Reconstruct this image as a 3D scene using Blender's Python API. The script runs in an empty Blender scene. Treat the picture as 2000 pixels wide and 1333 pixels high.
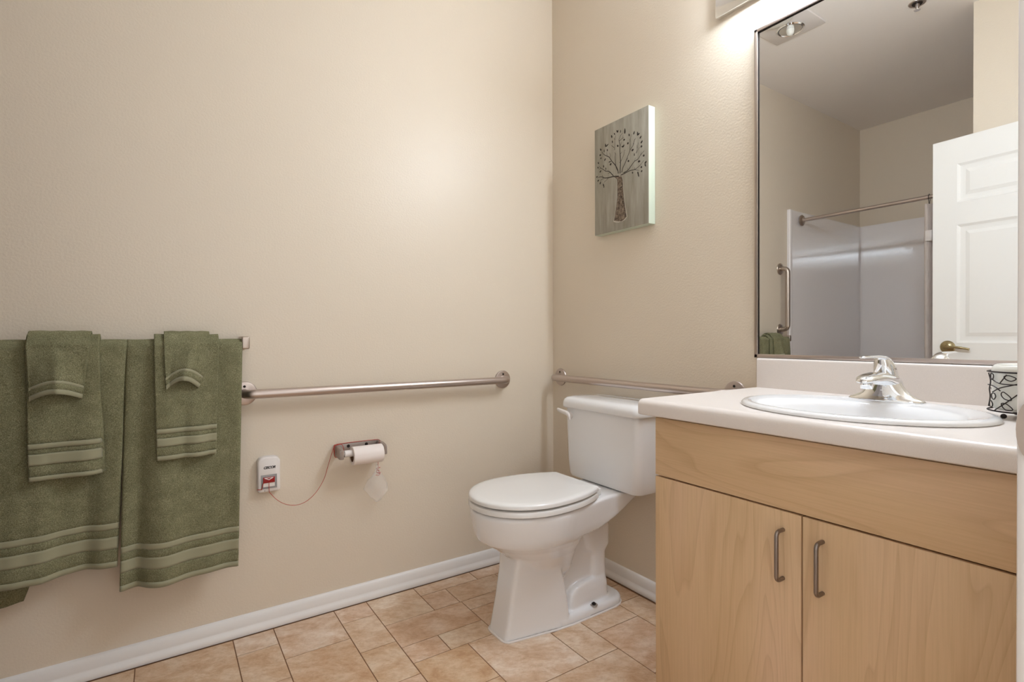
import bpy, bmesh, math, random
from mathutils import Vector, Matrix
sc = bpy.context.scene
COL = sc.collection
PI = math.pi
rnd = random.Random(7)

# ------------------------------------------------------------------ camera
cam_d = bpy.data.cameras.new('camera'); cam = bpy.data.objects.new('camera', cam_d); COL.objects.link(cam)
YAW, PITCH, ROLL = 0.982407, -0.0076978, -0.0034790
F = Vector((math.cos(PITCH)*math.cos(YAW), math.cos(PITCH)*math.sin(YAW), math.sin(PITCH)))
R0 = Vector((math.sin(YAW), -math.cos(YAW), 0)); U0 = R0.cross(F)
Rt = R0*math.cos(ROLL)+U0*math.sin(ROLL); Up = -R0*math.sin(ROLL)+U0*math.cos(ROLL)
M = Matrix(((Rt.x, Up.x, -F.x, -1.59338), (Rt.y, Up.y, -F.y, -2.02491), (Rt.z, Up.z, -F.z, 1.029), (0, 0, 0, 1)))
cam.matrix_world = M
cam_d.sensor_width = 36; cam_d.lens = 1020.69/2000*36; cam_d.clip_start = 0.02; cam_d.clip_end = 50
sc.camera = cam

# ------------------------------------------------------------------ light and exposure
BULB = 88.0        # emission strength of the vanity diffuser
w = bpy.data.worlds.new('world'); sc.world = w; w.use_nodes = True
w.node_tree.nodes['Background'].inputs[0].default_value = (1.0, 0.97, 0.94, 1)
w.node_tree.nodes['Background'].inputs[1].default_value = 1.4
sc.view_settings.view_transform = 'Standard'; sc.view_settings.look = 'None'
sc.view_settings.gamma = 1.0; sc.view_settings.use_curve_mapping = False
sc.view_settings.exposure = 0.0
sc.cycles.max_bounces = 16; sc.cycles.diffuse_bounces = 12; sc.cycles.glossy_bounces = 6

# ------------------------------------------------------------------ materials
def srgb(r, g, b):
    f = lambda c: c/12.92 if c <= .04045 else ((c+.055)/1.055)**2.4
    return (f(r/255), f(g/255), f(b/255), 1)
def mat(name, col, rough=.5, metal=0., spec=.5, coat=0., sheen=0.):
    m = bpy.data.materials.new(name); m.use_nodes = True
    p = m.node_tree.nodes['Principled BSDF']
    p.inputs['Base Color'].default_value = col; p.inputs['Roughness'].default_value = rough
    p.inputs['Metallic'].default_value = metal; p.inputs['Specular IOR Level'].default_value = spec
    p.inputs['Coat Weight'].default_value = coat; p.inputs['Coat Roughness'].default_value = .04
    p.inputs['Sheen Weight'].default_value = sheen
    return m
def N(m, t, **kw):
    n = m.node_tree.nodes.new(t)
    for k, v in kw.items():
        if k.startswith('i_'):
            n.inputs[k[2:].replace('_', ' ')].default_value = v
        else: setattr(n, k, v)
    return n
def L(m, a, b): m.node_tree.links.new(a, b)
def P(m): return m.node_tree.nodes['Principled BSDF']
def coords(m, scale=(1, 1, 1), rot=(0, 0, 0), obj=False):
    t = N(m, 'ShaderNodeTexCoord') if obj else N(m, 'ShaderNodeNewGeometry')
    mp = N(m, 'ShaderNodeMapping'); mp.inputs['Scale'].default_value = scale; mp.inputs['Rotation'].default_value = rot
    L(m, t.outputs['Object'] if obj else t.outputs['Position'], mp.inputs['Vector'])
    return mp.outputs['Vector']
def noise(m, vec, scale, detail=3, rough=.55, dist=0.):
    n = N(m, 'ShaderNodeTexNoise'); L(m, vec, n.inputs['Vector'])
    n.inputs['Scale'].default_value = scale; n.inputs['Detail'].default_value = detail
    n.inputs['Roughness'].default_value = rough; n.inputs['Distortion'].default_value = dist
    return n.outputs['Fac']
def ramp(m, fac, stops):
    r = N(m, 'ShaderNodeValToRGB'); L(m, fac, r.inputs['Fac'])
    e = r.color_ramp.elements
    e[0].position, e[0].color = stops[0]; e[1].position, e[1].color = stops[-1]
    for p_, c_ in stops[1:-1]:
        x = e.new(p_); x.color = c_
    return r.outputs['Color']
def bump(m, h, strength, dist=.001, prev=None):
    b = N(m, 'ShaderNodeBump'); b.inputs['Strength'].default_value = strength; b.inputs['Distance'].default_value = dist
    L(m, h, b.inputs['Height'])
    if prev: L(m, prev, b.inputs['Normal'])
    L(m, b.outputs['Normal'], P(m).inputs['Normal']); return b.outputs['Normal']

M_wall = mat('wall_paint', srgb(217, 206, 189), .40, spec=.45)
v = coords(M_wall)
bump(M_wall, noise(M_wall, v, 150, 2, .5), .42, .0015)
M_ceil = mat('ceiling_paint', srgb(234, 229, 224), .8)
v = coords(M_ceil); bump(M_ceil, noise(M_ceil, v, 110, 2), .4, .0015)
M_trim = mat('white_trim_paint', srgb(226, 224, 222), .35)
M_door = mat('white_door_paint', srgb(232, 232, 230), .4)
M_ceramic = mat('vitreous_china', srgb(231, 232, 234), .12, coat=.6)
M_seat = mat('seat_plastic', srgb(228, 228, 227), .22, coat=.3)
M_plastic = mat('white_plastic', srgb(226, 221, 218), .32)
M_grey_pl = mat('grey_plastic', srgb(150, 148, 148), .4)
M_red = mat('red_plastic', srgb(150, 18, 22), .35)
M_ink = mat('black_ink', srgb(14, 14, 14), .5)
M_cord = mat('red_cord', srgb(178, 62, 48), .6)
M_chrome = mat('chrome', (.86, .87, .88, 1), .06, 1)
M_mirror = mat('mirror_silver', (.90, .91, .90, 1), .0, 1)
M_dark = mat('dark_gap', srgb(30, 20, 14), .9)
M_paper = mat('toilet_paper', srgb(236, 228, 224), .9)
M_card = mat('cardboard_core', srgb(120, 92, 68), .9)
M_lam = mat('counter_laminate', srgb(226, 219, 214), .30)
v = coords(M_lam); c = ramp(M_lam, noise(M_lam, v, 900, 2), [(.3, srgb(216, 209, 204)), (.7, srgb(224, 217, 212))]); L(M_lam, c, P(M_lam).inputs['Base Color'])
M_fiber = mat('fiberglass', srgb(232, 229, 230), .08, coat=.9, spec=.6)
v = coords(M_fiber); bump(M_fiber, noise(M_fiber, v, 75, 2, .5), .18, .002)
M_brass = mat('satin_brass', srgb(160, 146, 112), .28, 1)
M_iron = mat('wrought_wire', srgb(52, 44, 42), .45, .6)
M_glass_w = mat('frosted_jar', srgb(222, 221, 214), .3)
M_curtain = mat('curtain_cloth', srgb(206, 196, 190), .8)
v = coords(M_curtain, (1, 1, .1)); c = ramp(M_curtain, noise(M_curtain, v, 160, 2), [(.3, srgb(192, 182, 176)), (.7, srgb(214, 205, 200))]); L(M_curtain, c, P(M_curtain).inputs['Base Color'])

def brushed(name, col, rough, ax):
    m = mat(name, col, rough, 1)
    s = [400, 400, 400]; s[ax] = 6
    v = coords(m, s); f = noise(m, v, 1, 2)
    mr = N(m, 'ShaderNodeMapRange'); L(m, f, mr.inputs['Value'])
    mr.inputs['To Min'].default_value = rough-.08; mr.inputs['To Max'].default_value = rough+.1
    L(m, mr.outputs['Result'], P(m).inputs['Roughness'])
    return m
M_steel_x = brushed('brushed_steel_x', srgb(196, 184, 178), .34, 0)
M_steel_y = brushed('brushed_steel_y', srgb(196, 184, 178), .34, 1)
M_steel_z = brushed('brushed_steel_z', srgb(190, 178, 168), .34, 2)
M_nickel = mat('satin_nickel', srgb(150, 140, 134), .38, 1)
M_cast = mat('zinc_casting', srgb(168, 158, 152), .42, .8)
M_cast_n = coords(M_cast); bump(M_cast, noise(M_cast, M_cast_n, 300, 2), .3, .001)

# lit diffuser and clear plastic bag
M_bulb = bpy.data.materials.new('lit_diffuser'); M_bulb.use_nodes = True
nt = M_bulb.node_tree; nt.nodes.clear()
e = nt.nodes.new('ShaderNodeEmission'); o = nt.nodes.new('ShaderNodeOutputMaterial')
e.inputs[0].default_value = (.84, .93, 1.04, 1); e.inputs[1].default_value = BULB
nt.links.new(e.outputs[0], o.inputs[0])
M_bag = mat('clear_film', (.95, .93, .92, 1), .12)
P(M_bag).inputs['Transmission Weight'].default_value = 0.0
P(M_bag).inputs['Alpha'].default_value = .17
v = coords(M_bag); bump(M_bag, noise(M_bag, v, 70, 3, .6, 1.), 1., .006)
M_lens = mat('clear_glass', (1, 1, 1, 1), .05); P(M_lens).inputs['Transmission Weight'].default_value = .0; P(M_lens).inputs['Alpha'].default_value = .25

# towel cloths
def terry(name, c1, c2, c3):
    m = mat(name, c2, 1., spec=.1, sheen=.25)
    P(m).inputs['Sheen Roughness'].default_value = .6; P(m).inputs['Sheen Tint'].default_value = c3
    v = coords(m)
    f = noise(m, v, 420, 3, .7); g = noise(m, v, 26, 3, .6)
    a = N(m, 'ShaderNodeMath', operation='MULTIPLY_ADD'); L(m, g, a.inputs[0]); a.inputs[1].default_value = .25; L(m, f, a.inputs[2])
    c = ramp(m, a.outputs[0], [(.40, c1), (.62, c2), (.85, c3)])
    L(m, c, P(m).inputs['Base Color'])
    vo = N(m, 'ShaderNodeTexVoronoi'); vo.inputs['Scale'].default_value = 520; L(m, v, vo.inputs['Vector'])
    n1 = bump(m, vo.outputs['Distance'], .5, .0018); bump(m, noise(m, v, 140, 3, .6), .35, .002, n1)
    return m
G1, G2, G3 = srgb(86, 85, 63), srgb(119, 118, 90), srgb(156, 155, 126)
M_terry = terry('olive_terry', G1, G2, G3)
M_band = mat('olive_woven_band', srgb(152, 150, 124), .85, spec=.2, sheen=.2)
v = coords(M_band); wv = N(M_band, 'ShaderNodeTexWave'); wv.inputs['Scale'].default_value = 300; wv.bands_direction = 'Z'; L(M_band, v, wv.inputs['Vector'])
bump(M_band, wv.outputs['Fac'], .35, .0006)
M_navy = terry('slate_terry', srgb(40, 46, 44), srgb(54, 60, 58), srgb(70, 76, 72))

# maple laminate: grain runs along local axis 'ax' (1 = horizontal along the front, 2 = vertical)
def maple(name, ax, seed):
    m = mat(name, srgb(190, 150, 105), .42, spec=.4)
    sc_ = [9, 9, 9]; sc_[ax] = 1.25
    v = coords(m, sc_); 
    ad = N(m, 'ShaderNodeVectorMath', operation='ADD'); L(m, v, ad.inputs[0]); ad.inputs[1].default_value = (seed, seed*1.7, seed*.6)
    v = ad.outputs[0]
    n1 = noise(m, v, .42, 3, .5, .5)                       # broad cathedral field
    mu = N(m, 'ShaderNodeMath', operation='MULTIPLY'); L(m, n1, mu.inputs[0]); mu.inputs[1].default_value = 22
    fr = N(m, 'ShaderNodeMath', operation='FRACT'); L(m, mu.outputs[0], fr.inputs[0])
    rings = ramp(m, fr.outputs[0], [(0., (.60, .52, .44, 1)), (.07, (1, 1, 1, 1)), (.70, (.98, .97, .96, 1)), (1., (.72, .65, .58, 1))])
    s2 = [260, 260, 260]; s2[ax] = 7
    v2 = coords(m, s2); fine = noise(m, v2, 1, 3, .6)
    s3 = [5, 5, 5]; s3[ax] = .8
    br_ = noise(m, coords(m, s3), 1, 2)
    base = ramp(m, br_, [(.3, srgb(203, 172, 133)), (.5, srgb(211, 181, 144)), (.72, srgb(218, 187, 156))])
    mx = N(m, 'ShaderNodeMix', data_type='RGBA', blend_type='MULTIPLY'); mx.inputs['Factor'].default_value = .34
    L(m, base, mx.inputs['A']); L(m, rings, mx.inputs['B'])
    fc = ramp(m, fine, [(.3, (.86, .84, .80, 1)), (.6, (1, 1, 1, 1))])
    mx2 = N(m, 'ShaderNodeMix', data_type='RGBA', blend_type='MULTIPLY'); mx2.inputs['Factor'].default_value = .55
    L(m, mx.outputs['Result'], mx2.inputs['A']); L(m, fc, mx2.inputs['B'])
    L(m, mx2.outputs['Result'], P(m).inputs['Base Color'])
    return m
M_maple_h = maple('maple_grain_across', 1, 3.1)
M_maple_v1 = maple('maple_grain_upright', 2, 9.4)
M_maple_v2 = maple('maple_grain_upright_right', 2, 21.7)

# stone-look floor tiles; every tile gets its own tone through Object Info
def tile_mat():
    m = mat('stone_vinyl', srgb(190, 160, 135), .45, spec=.35)
    oi = N(m, 'ShaderNodeObjectInfo')
    mu = N(m, 'ShaderNodeMath', operation='MULTIPLY'); L(m, oi.outputs['Random'], mu.inputs[0]); mu.inputs[1].default_value = 60
    cb = N(m, 'ShaderNodeCombineXYZ'); L(m, mu.outputs[0], cb.inputs[0]); L(m, mu.outputs[0], cb.inputs[1])
    v = coords(m, (1, 1, 1), (0, 0, .5)); ad = N(m, 'ShaderNodeVectorMath', operation='ADD'); L(m, v, ad.inputs[0]); L(m, cb.outputs[0], ad.inputs[1])
    st = N(m, 'ShaderNodeMapping'); st.inputs['Scale'].default_value = (1, 1.45, 1); L(m, ad.outputs[0], st.inputs['Vector'])
    f1 = noise(m, st.outputs['Vector'], 9, 9, .74, .35)
    f2 = noise(m, st.outputs['Vector'], 38, 8, .8, .35)
    ca = ramp(m, f1, [(.30, srgb(190, 158, 128)), (.44, srgb(210, 184, 158)), (.56, srgb(224, 207, 188)), (.70, srgb(238, 229, 218))])
    cc = ramp(m, f2, [(.36, (.74, .66, .58, 1)), (.5, (.94, .91, .88, 1)), (.62, (1, 1, 1, 1))])
    mx = N(m, 'ShaderNodeMix', data_type='RGBA', blend_type='MULTIPLY'); mx.inputs['Factor'].default_value = .6
    L(m, ca, mx.inputs['A']); L(m, cc, mx.inputs['B'])
    tone = ramp(m, oi.outputs['Random'], [(0, (.86, .75, .62, 1)), (.22, (.95, .87, .83, 1)), (.42, (1.0, .99, .97, 1)), (.58, (.89, .80, .69, 1)), (.8, (1.0, .98, .98, 1)), (1, (.92, .83, .76, 1))])
    mx2 = N(m, 'ShaderNodeMix', data_type='RGBA', blend_type='MULTIPLY'); mx2.inputs['Factor'].default_value = 1
    L(m, mx.outputs['Result'], mx2.inputs['A']); L(m, tone, mx2.inputs['B'])
    L(m, mx2.outputs['Result'], P(m).inputs['Base Color'])
    bump(m, f2, .25, .0012)
    return m
M_tile = tile_mat()
M_grout = mat('grout', srgb(136, 101, 74), .8)

M_canvas = mat('canvas_print_ground', srgb(150, 142, 128), .75)
v = coords(M_canvas, (1, 1, .14)); c = ramp(M_canvas, noise(M_canvas, v, 42, 4, .6), [(.3, srgb(138, 134, 120)), (.5, srgb(154, 150, 137)), (.7, srgb(168, 164, 154))]); L(M_canvas, c, P(M_canvas).inputs['Base Color'])
M_cedge = mat('canvas_edge', srgb(196, 206, 188), .7)
M_tree = mat('printed_tree', srgb(36, 26, 20), .7)
M_bark = mat('printed_bark', srgb(120, 104, 88), .7)
v = coords(M_bark); c = ramp(M_bark, noise(M_bark, v, 90, 4, .65), [(.36, srgb(62, 48, 38)), (.5, srgb(118, 102, 86)), (.68, srgb(150, 138, 122))]); L(M_bark, c, P(M_bark).inputs['Base Color'])
M_halo = mat('printed_halo', srgb(196, 190, 178), .75)

# ------------------------------------------------------------------ building helpers
def smooth(me, ang=40):
    me.polygons.foreach_set('use_smooth', [True]*len(me.polygons))
    me.set_sharp_from_angle(angle=math.radians(ang))
def link(name, bm, m, parent=None, ang=40, base=(0, 0, 0)):
    me = bpy.data.meshes.new(name)
    bmesh.ops.recalc_face_normals(bm, faces=bm.faces)
    bm.to_mesh(me); bm.free()
    off = Vector(base)
    p = parent
    while p: off = off+Vector(p.location); p = p.parent
    if any(abs(q) > 1e-9 for q in off): me.transform(Matrix.Translation(-off))
    me.materials.append(m)
    smooth(me, ang)
    o = bpy.data.objects.new(name, me); COL.objects.link(o)
    o.location = base
    if parent: o.parent = parent
    return o
def tag(o, label=None, cat=None, group=None, kind=None):
    for k, v_ in (('label', label), ('category', cat), ('group', group), ('kind', kind)):
        if v_: o[k] = v_
    return o
def thing(name, base, label, cat, group=None):
    o = bpy.data.objects.new(name, None); o.empty_display_size = .05; COL.objects.link(o); o.location = base
    return tag(o, label, cat, group)
def box(bm, lo, hi, bev=0., seg=2):
    b = bmesh.new(); bmesh.ops.create_cube(b, size=1)
    for v_ in b.verts: v_.co = [lo[i]+(v_.co[i]+.5)*(hi[i]-lo[i]) for i in range(3)]
    if bev > 0: bmesh.ops.bevel(b, geom=b.edges[:], offset=bev, segments=seg, affect='EDGES', profile=.5)
    t = bpy.data.meshes.new('t'); b.to_mesh(t); b.free(); bm.from_mesh(t); bpy.data.meshes.remove(t)
def B(lo, hi, bev=0., seg=2):
    bm = bmesh.new(); box(bm, lo, hi, bev, seg); return bm
def loft(bm, loops, cap0=True, cap1=True):
    rows = [[bm.verts.new(p) for p in lp] for lp in loops]; n = len(rows[0])
    for a, b in zip(rows, rows[1:]):
        for i in range(n): bm.faces.new((a[i], a[(i+1) % n], b[(i+1) % n], b[i]))
    if cap0: bm.faces.new(rows[0][::-1])
    if cap1: bm.faces.new(rows[-1])
    return rows
def tube(bm, pts, r, n=12, cap=True, squash=None):
    pts = [Vector(p) for p in pts]; rs = r if isinstance(r, (list, tuple)) else [r]*len(pts)
    loops = []; up = None
    for i, p in enumerate(pts):
        t = (pts[min(i+1, len(pts)-1)]-pts[max(i-1, 0)]).normalized()
        if up is None:
            a = Vector((0, 0, 1)) if abs(t.z) < .9 else Vector((1, 0, 0)); up = (a-t*a.dot(t)).normalized()
        else: up = (up-t*up.dot(t)).normalized()
        s = t.cross(up); k = squash or 1
        loops.append([p+(up*math.cos(2*PI*j/n)*k+s*math.sin(2*PI*j/n))*rs[i] for j in range(n)])
    loft(bm, loops, cap, cap)
def T(pts, r, n=12, squash=None):
    bm = bmesh.new(); tube(bm, pts, r, n, True, squash); return bm
def smooth_path(pts, k=6, closed=False):
    pts = [Vector(p) for p in pts]; out = []; n = len(pts)
    for i in range(n if closed else n-1):
        g = (lambda j: pts[j % n]) if closed else (lambda j: pts[max(0, min(n-1, j))])
        a, b, c_, d = g(i-1), g(i), g(i+1), g(i+2)
        for q in range(k):
            t = q/k
            out.append(.5*((2*b)+(c_-a)*t+(2*a-5*b+4*c_-d)*t*t+(3*b-a-3*c_+d)*t**3))
    if not closed: out.append(pts[-1])
    return out
def arc_corner(p0, p1, p2, r, k=6):
    p0, p1, p2 = Vector(p0), Vector(p1), Vector(p2)
    a = (p0-p1).normalized(); b = (p2-p1).normalized(); h = a.angle(b)/2; d = r/math.tan(h)
    c_ = p1+(a+b).normalized()*(r/math.sin(h)); s = p1+a*d-c_; e_ = p1+b*d-c_; ang = s.angle(e_)
    return [c_+(s*math.sin((1-t/k)*ang)+e_*math.sin(t/k*ang))/math.sin(ang) for t in range(k+1)]
def round_path(pts, r, k=6):
    out = [Vector(pts[0])]
    for i in range(1, len(pts)-1): out += arc_corner(pts[i-1], pts[i], pts[i+1], r, k)
    return out+[Vector(pts[-1])]
def lathe(bm, prof, c, axis='z', n=32):
    loops = []
    for r_, h in prof:
        lp = []
        for j in range(n):
            a = 2*PI*j/n; u, v_ = r_*math.cos(a), r_*math.sin(a)
            q = {'z': (u, v_, h), 'x': (h, u, v_), 'y': (u, h, v_)}[axis]
            lp.append((c[0]+q[0], c[1]+q[1], c[2]+q[2]))
        loops.append(lp)
    loft(bm, loops, prof[0][0] > 1e-6, prof[-1][0] > 1e-6)
    if prof[0][0] <= 1e-6 or prof[-1][0] <= 1e-6: bmesh.ops.remove_doubles(bm, verts=bm.verts, dist=1e-6)
def LA(prof, c, axis='z', n=32):
    bm = bmesh.new(); lathe(bm, prof, c, axis, n); return bm
def prism(bm, outline, axis, a0, a1):
    def q(p, h): return {'x': (h, p[0], p[1]), 'y': (p[0], h, p[1]), 'z': (p[0], p[1], h)}[axis]
    loft(bm, [[q(p, a0) for p in outline], [q(p, a1) for p in outline]])
def sweep_profile(bm, prof, p0, p1, out, up=Vector((0, 0, 1))):
    loft(bm, [[Vector(p)+Vector(out)*d+up*z for d, z in prof] for p in (p0, p1)])

# ------------------------------------------------------------------ room shell
CZ = 2.743; XB = -3.27; YS = -1.87; XC = -1.895
def struct(name, bm, m, parent=None, ang=40):
    o = link(name, bm, m, parent, ang)
    if parent is None: o['kind'] = 'structure'
    return o
struct('wall_left', B((XB-.12, 0, 0), (.12, .12, CZ)), M_wall)
struct('wall_right', B((0, -3.2, 0), (.12, 0, CZ)), M_wall)
bm = B((-.80, YS-.12, 0), (0, YS, CZ)); box(bm, (XC, YS-.12, 0), (-1.790, YS, CZ)); box(bm, (-1.790, YS-.12, 2.06), (-.80, YS, CZ))
struct('wall_front', bm, M_wall)
bm = B((XC-.12, -1.67, 0), (XC, -1.10, CZ)); box(bm, (XC-.12, YS-.12, 0), (XC, -1.67, CZ))
struct('wall_rear', bm, M_wall)
struct('wall_shower_side', B((XB, -1.67, 0), (XC-.12, -1.55, CZ)), M_wall)
struct('wall_shower_back', B((XB-.12, -1.67, 0), (XB, 0, CZ)), M_wall)
struct('ceiling', B((XB-.12, YS-.12, CZ), (.12, .12, CZ+.1)), M_ceil)
floor = struct('floor', B((XB-.12, -3.2, -.06), (.12, .12, -.0018)), M_grout)

tiles = [  # x0, x1, y0, y1 measured pattern of the visible floor
 (-1.674,-1.404,-.40,-.025),(-1.404,-1.277,-.133,-.025),(-1.404,-1.277,-.34,-.133),(-1.277,-1.068,-.237,-.025),(-1.277,-1.068,-.54,-.237),
 (-1.068,-.945,-.133,-.025),(-1.068,-.945,-.34,-.133),(-1.068,-.945,-.544,-.34),(-1.068,-.945,-.65,-.544),
 (-.945,-.75,-.23,-.025),(-.75,-.49,-.102,-.025),(-.75,-.642,-.23,-.102),(-.945,-.637,-.387,-.23),(-.642,-.405,-.23,-.102),(-.637,-.405,-.303,-.23),
 (-.637,-.352,-.487,-.303),(-.637,-.637,0,0),(-.945,-.813,-.487,-.387),(-.813,-.637,-.487,-.387),(-.945,-.75,-.69,-.487),
 (-.75,-.482,-.79,-.487),(-.482,-.352,-.597,-.487),(-.482,-.352,-.79,-.597),(-.352,-.147,-.583,-.303),(-.352,-.147,-.686,-.583),(-.352,-.147,-.943,-.686),
 (-.147,-.028,-.47,-.303),(-.147,-.028,-.583,-.47),(-.147,-.028,-.79,-.583),(-.147,-.028,-.303,-.102),(-.405,-.147,-.303,-.102),(-.49,-.25,-.102,-.025),(-.25,-.028,-.102,-.025),
 (-.75,-.352,-1.0,-.79),(-.945,-.75,-.79,-.69),(-.945,-.75,-1.0,-.79)]
tiles = [t for t in tiles if t[1]-t[0] > .02]
cols = [(-3.25,-3.05),(-3.05,-2.78),(-2.78,-2.65),(-2.65,-2.44),(-2.44,-2.31),(-2.31,-2.11),(-2.11,-1.88),(-1.88,-1.674),(-1.674,-1.404),(-1.404,-1.277),(-1.277,-1.068),(-1.068,-.945),(-.945,-.75),(-.75,-.352),(-.352,-.147),(-.147,-.028)]
start = {-1.674:-.40, -1.404:-.34, -1.277:-.54, -1.068:-.65, -.945:-1.0, -.75:-1.0, -.352:-.943, -.147:-.79}
tr = random.Random(3)
for a_, b_ in cols:
    if a_ < -2.2: continue
    y = start.get(a_, -.025)
    while y > -3.1:
        h_ = tr.choice((.103, .155, .205, .205, .26)); y2 = max(y-h_, -3.15); tiles.append((a_, b_, y2, y)); y = y2
for x0, x1, y0, y1 in tiles:
    g = .0017
    bm = B((x0+g, y0+g, -.004), (x1-g, y1-g, 0.0))
    link('tile', bm, M_tile, floor)

# baseboards with a cap bead and a bulged shoe
prof = [(0, 0), (.021, 0), (.023, .008), (.019, .020), (.0135, .025), (.0125, .030), (.0125, .052), (.0105, .055), (.009, .0605), (.004, .065), (0, .066)]
bm = bmesh.new(); sweep_profile(bm, prof, (-2.13, 0, .0012), (0, 0, .0012), (0, -1, 0)); struct('baseboard_left', bm, M_trim, ang=50)
bm = bmesh.new(); sweep_profile(bm, prof, (0, -.022, .0012), (0, -1.10, .0012), (-1, 0, 0)); struct('baseboard_right', bm, M_trim, ang=50)
bm = bmesh.new(); sweep_profile(bm, prof, (XC, -1.10, .0012), (XC, YS, .0012), (1, 0, 0)); struct('baseboard_rear', bm, M_trim, ang=50)

# doorway: right jamb with casing and strike plate, left jamb, header
jam = struct('trim_1', B((-.82, YS-.135, 0), (-.80, YS+.0, 2.05), .003), M_trim)
bm = B((-.82, YS, 0), (-.765, YS+.014, 2.11), .005); o = link('casing', bm, M_trim, jam)
link('strike_plate', B((-.8225, YS-.060, .890), (-.8195, YS+.002, .964), .001), M_steel_z, jam)
bm = bmesh.new()
lip = [(YS+.002+.0112*math.cos(q), .9270+.0310*math.sin(q)) for q in [-PI/2+PI*k/12 for k in range(13)]]
prism(bm, lip, 'x', -.8238, -.8215); link('strike_lip', bm, M_steel_z, jam)
struct('trim_2', B((-1.790, YS-.135, 0), (-1.770, YS, 2.05), .003), M_trim)
struct('trim_3', B((-1.790, YS-.135, 2.05), (-.80, YS, 2.068), .003), M_trim)

# open six-panel door against the rear wall (seen in the mirror)
door = bpy.data.objects.new('door_1', None); COL.objects.link(door); door['kind'] = 'structure'
HX, HY = -1.762, YS-.005; DA = math.atan2(-.078, .93)   # hinge and slight swing
door.location = (HX, HY, 0); door.rotation_euler = (0, 0, -DA)
DW, DH = .93, 2.049                                     # local: +y from hinge to latch, +x towards the vanity
def dl(name, bm, m, par=door, ang=35):
    me = bpy.data.meshes.new(name); bmesh.ops.recalc_face_normals(bm, faces=bm.faces); bm.to_mesh(me); bm.free(); me.materials.append(m); smooth(me, ang)
    o = bpy.data.objects.new(name, me); COL.objects.link(o); o.parent = par; return o
px_ = [(.105, .415), (.515, .825)]; pz_ = [(.22, .80), (.99, 1.60), (1.715, 1.915)]
T_ = .034
bm = bmesh.new()
ys = [0, px_[0][0], px_[0][1], px_[1][0], px_[1][1], DW]; zs = [.012]+[q for p in pz_ for q in p]+[DH]
for i in range(5):
    for j in range(7):
        if i in (1, 3) and j in (1, 3, 5): box(bm, (-T_*.7, ys[i], zs[j]), (-.009, ys[i+1], zs[j+1]))
        else: box(bm, (-T_, ys[i], zs[j]), (0, ys[i+1], zs[j+1]))
slab = dl('door_slab', bm, M_door)
for (y0, y1) in px_:
    for (z0, z1) in pz_:
        bm = bmesh.new()
        def rect(x, d): return [(x, y0+d, z0+d), (x, y1-d, z0+d), (x, y1-d, z1-d), (x, y0+d, z1-d)]
        loft(bm, [rect(0.0005, 0), rect(-.006, .012), rect(-.0078, .022), rect(-.0078, .034), rect(-.0025, .052), rect(-.0025, .06)], False, True)
        dl('door_panel', bm, M_door, slab, 12)
bm = LA([(.0, .0), (.033, .0), (.034, .003), (.030, .008), (.016, .011), (.013, .013), (.013, .026), (.0, .028)], (0, DW-.068, .968), 'x', 32)
hd = dl('door_handle', bm, M_brass)
bm = T(smooth_path([(.020, DW-.062, .968), (.0235, DW-.075, .969), (.023, DW-.11, .968), (.020, DW-.15, .962), (.018, DW-.165, .958)]), [.010]*8+[.009]*8+[.0078]*8+[.006]*1, 14, .75)
dl('lever', bm, M_brass, hd)
for z in (.25, 1.05, 1.80):
    dl('hinge', T([(.006, .0, z-.045), (.006, .0, z+.045)], .006, 10), M_brass)

# ------------------------------------------------------------------ vanity: cabinet, counter, basin, faucet
VY0, VY1 = -1.102, -1.862
cab = thing('vanity_cabinet', (-.27, -1.48, 0), 'light maple laminate vanity cabinet with two doors under the white counter', 'cabinet')
bm = B((-.510, VY1, .10), (-.005, VY0-.016, .118)); box(bm, (-.020, VY1, .118), (-.005, VY0-.016, .80)); box(bm, (-.510, VY1, .10), (-.005, VY1+.016, .828))
box(bm, (-.510, VY1+.016, .655), (-.494, VY0-.016, .828)); box(bm, (-.450, VY1, 0), (-.434, VY0-.016, .10))
link('carcass', bm, M_maple_v2, cab); link('shadow_gap', B((-.5105, VY1+.002, .12), (-.5075, VY0-.018, .827)), M_dark, cab)
link('side_panel', B((-.512, VY0-.016, .0), (-.004, VY0, .828), .0008), M_maple_v1, cab)
def front(name, y0, y1, z0, z1, m): return link(name, B((-.530, y1, z0), (-.5115, y0, z1), .0012), m, cab)
front('drawer_front', VY0, VY1, .6705, .819, M_maple_h)
d1 = front('door', VY0, -1.4752, .105, .6665, M_maple_v1)
d2 = front('door', -1.4785, VY1, .105, .6665, M_maple_v2)
for d, y in ((d1, -1.439), (d2, -1.517)):
    z0, z1 = .528, .6285
    link('handle', T(round_path([(-.5295, y, z0), (-.5555, y, z0), (-.5555, y, z1), (-.5295, y, z1)], .010, 6), .0042, 12), M_nickel, d)

CT = .866; CXF = -.562; CYL = -1.072
top = thing('countertop', (-.28, -1.47, CT), 'pale laminate countertop with rolled front edge and raised backsplash, on the maple vanity', 'countertop')
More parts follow.
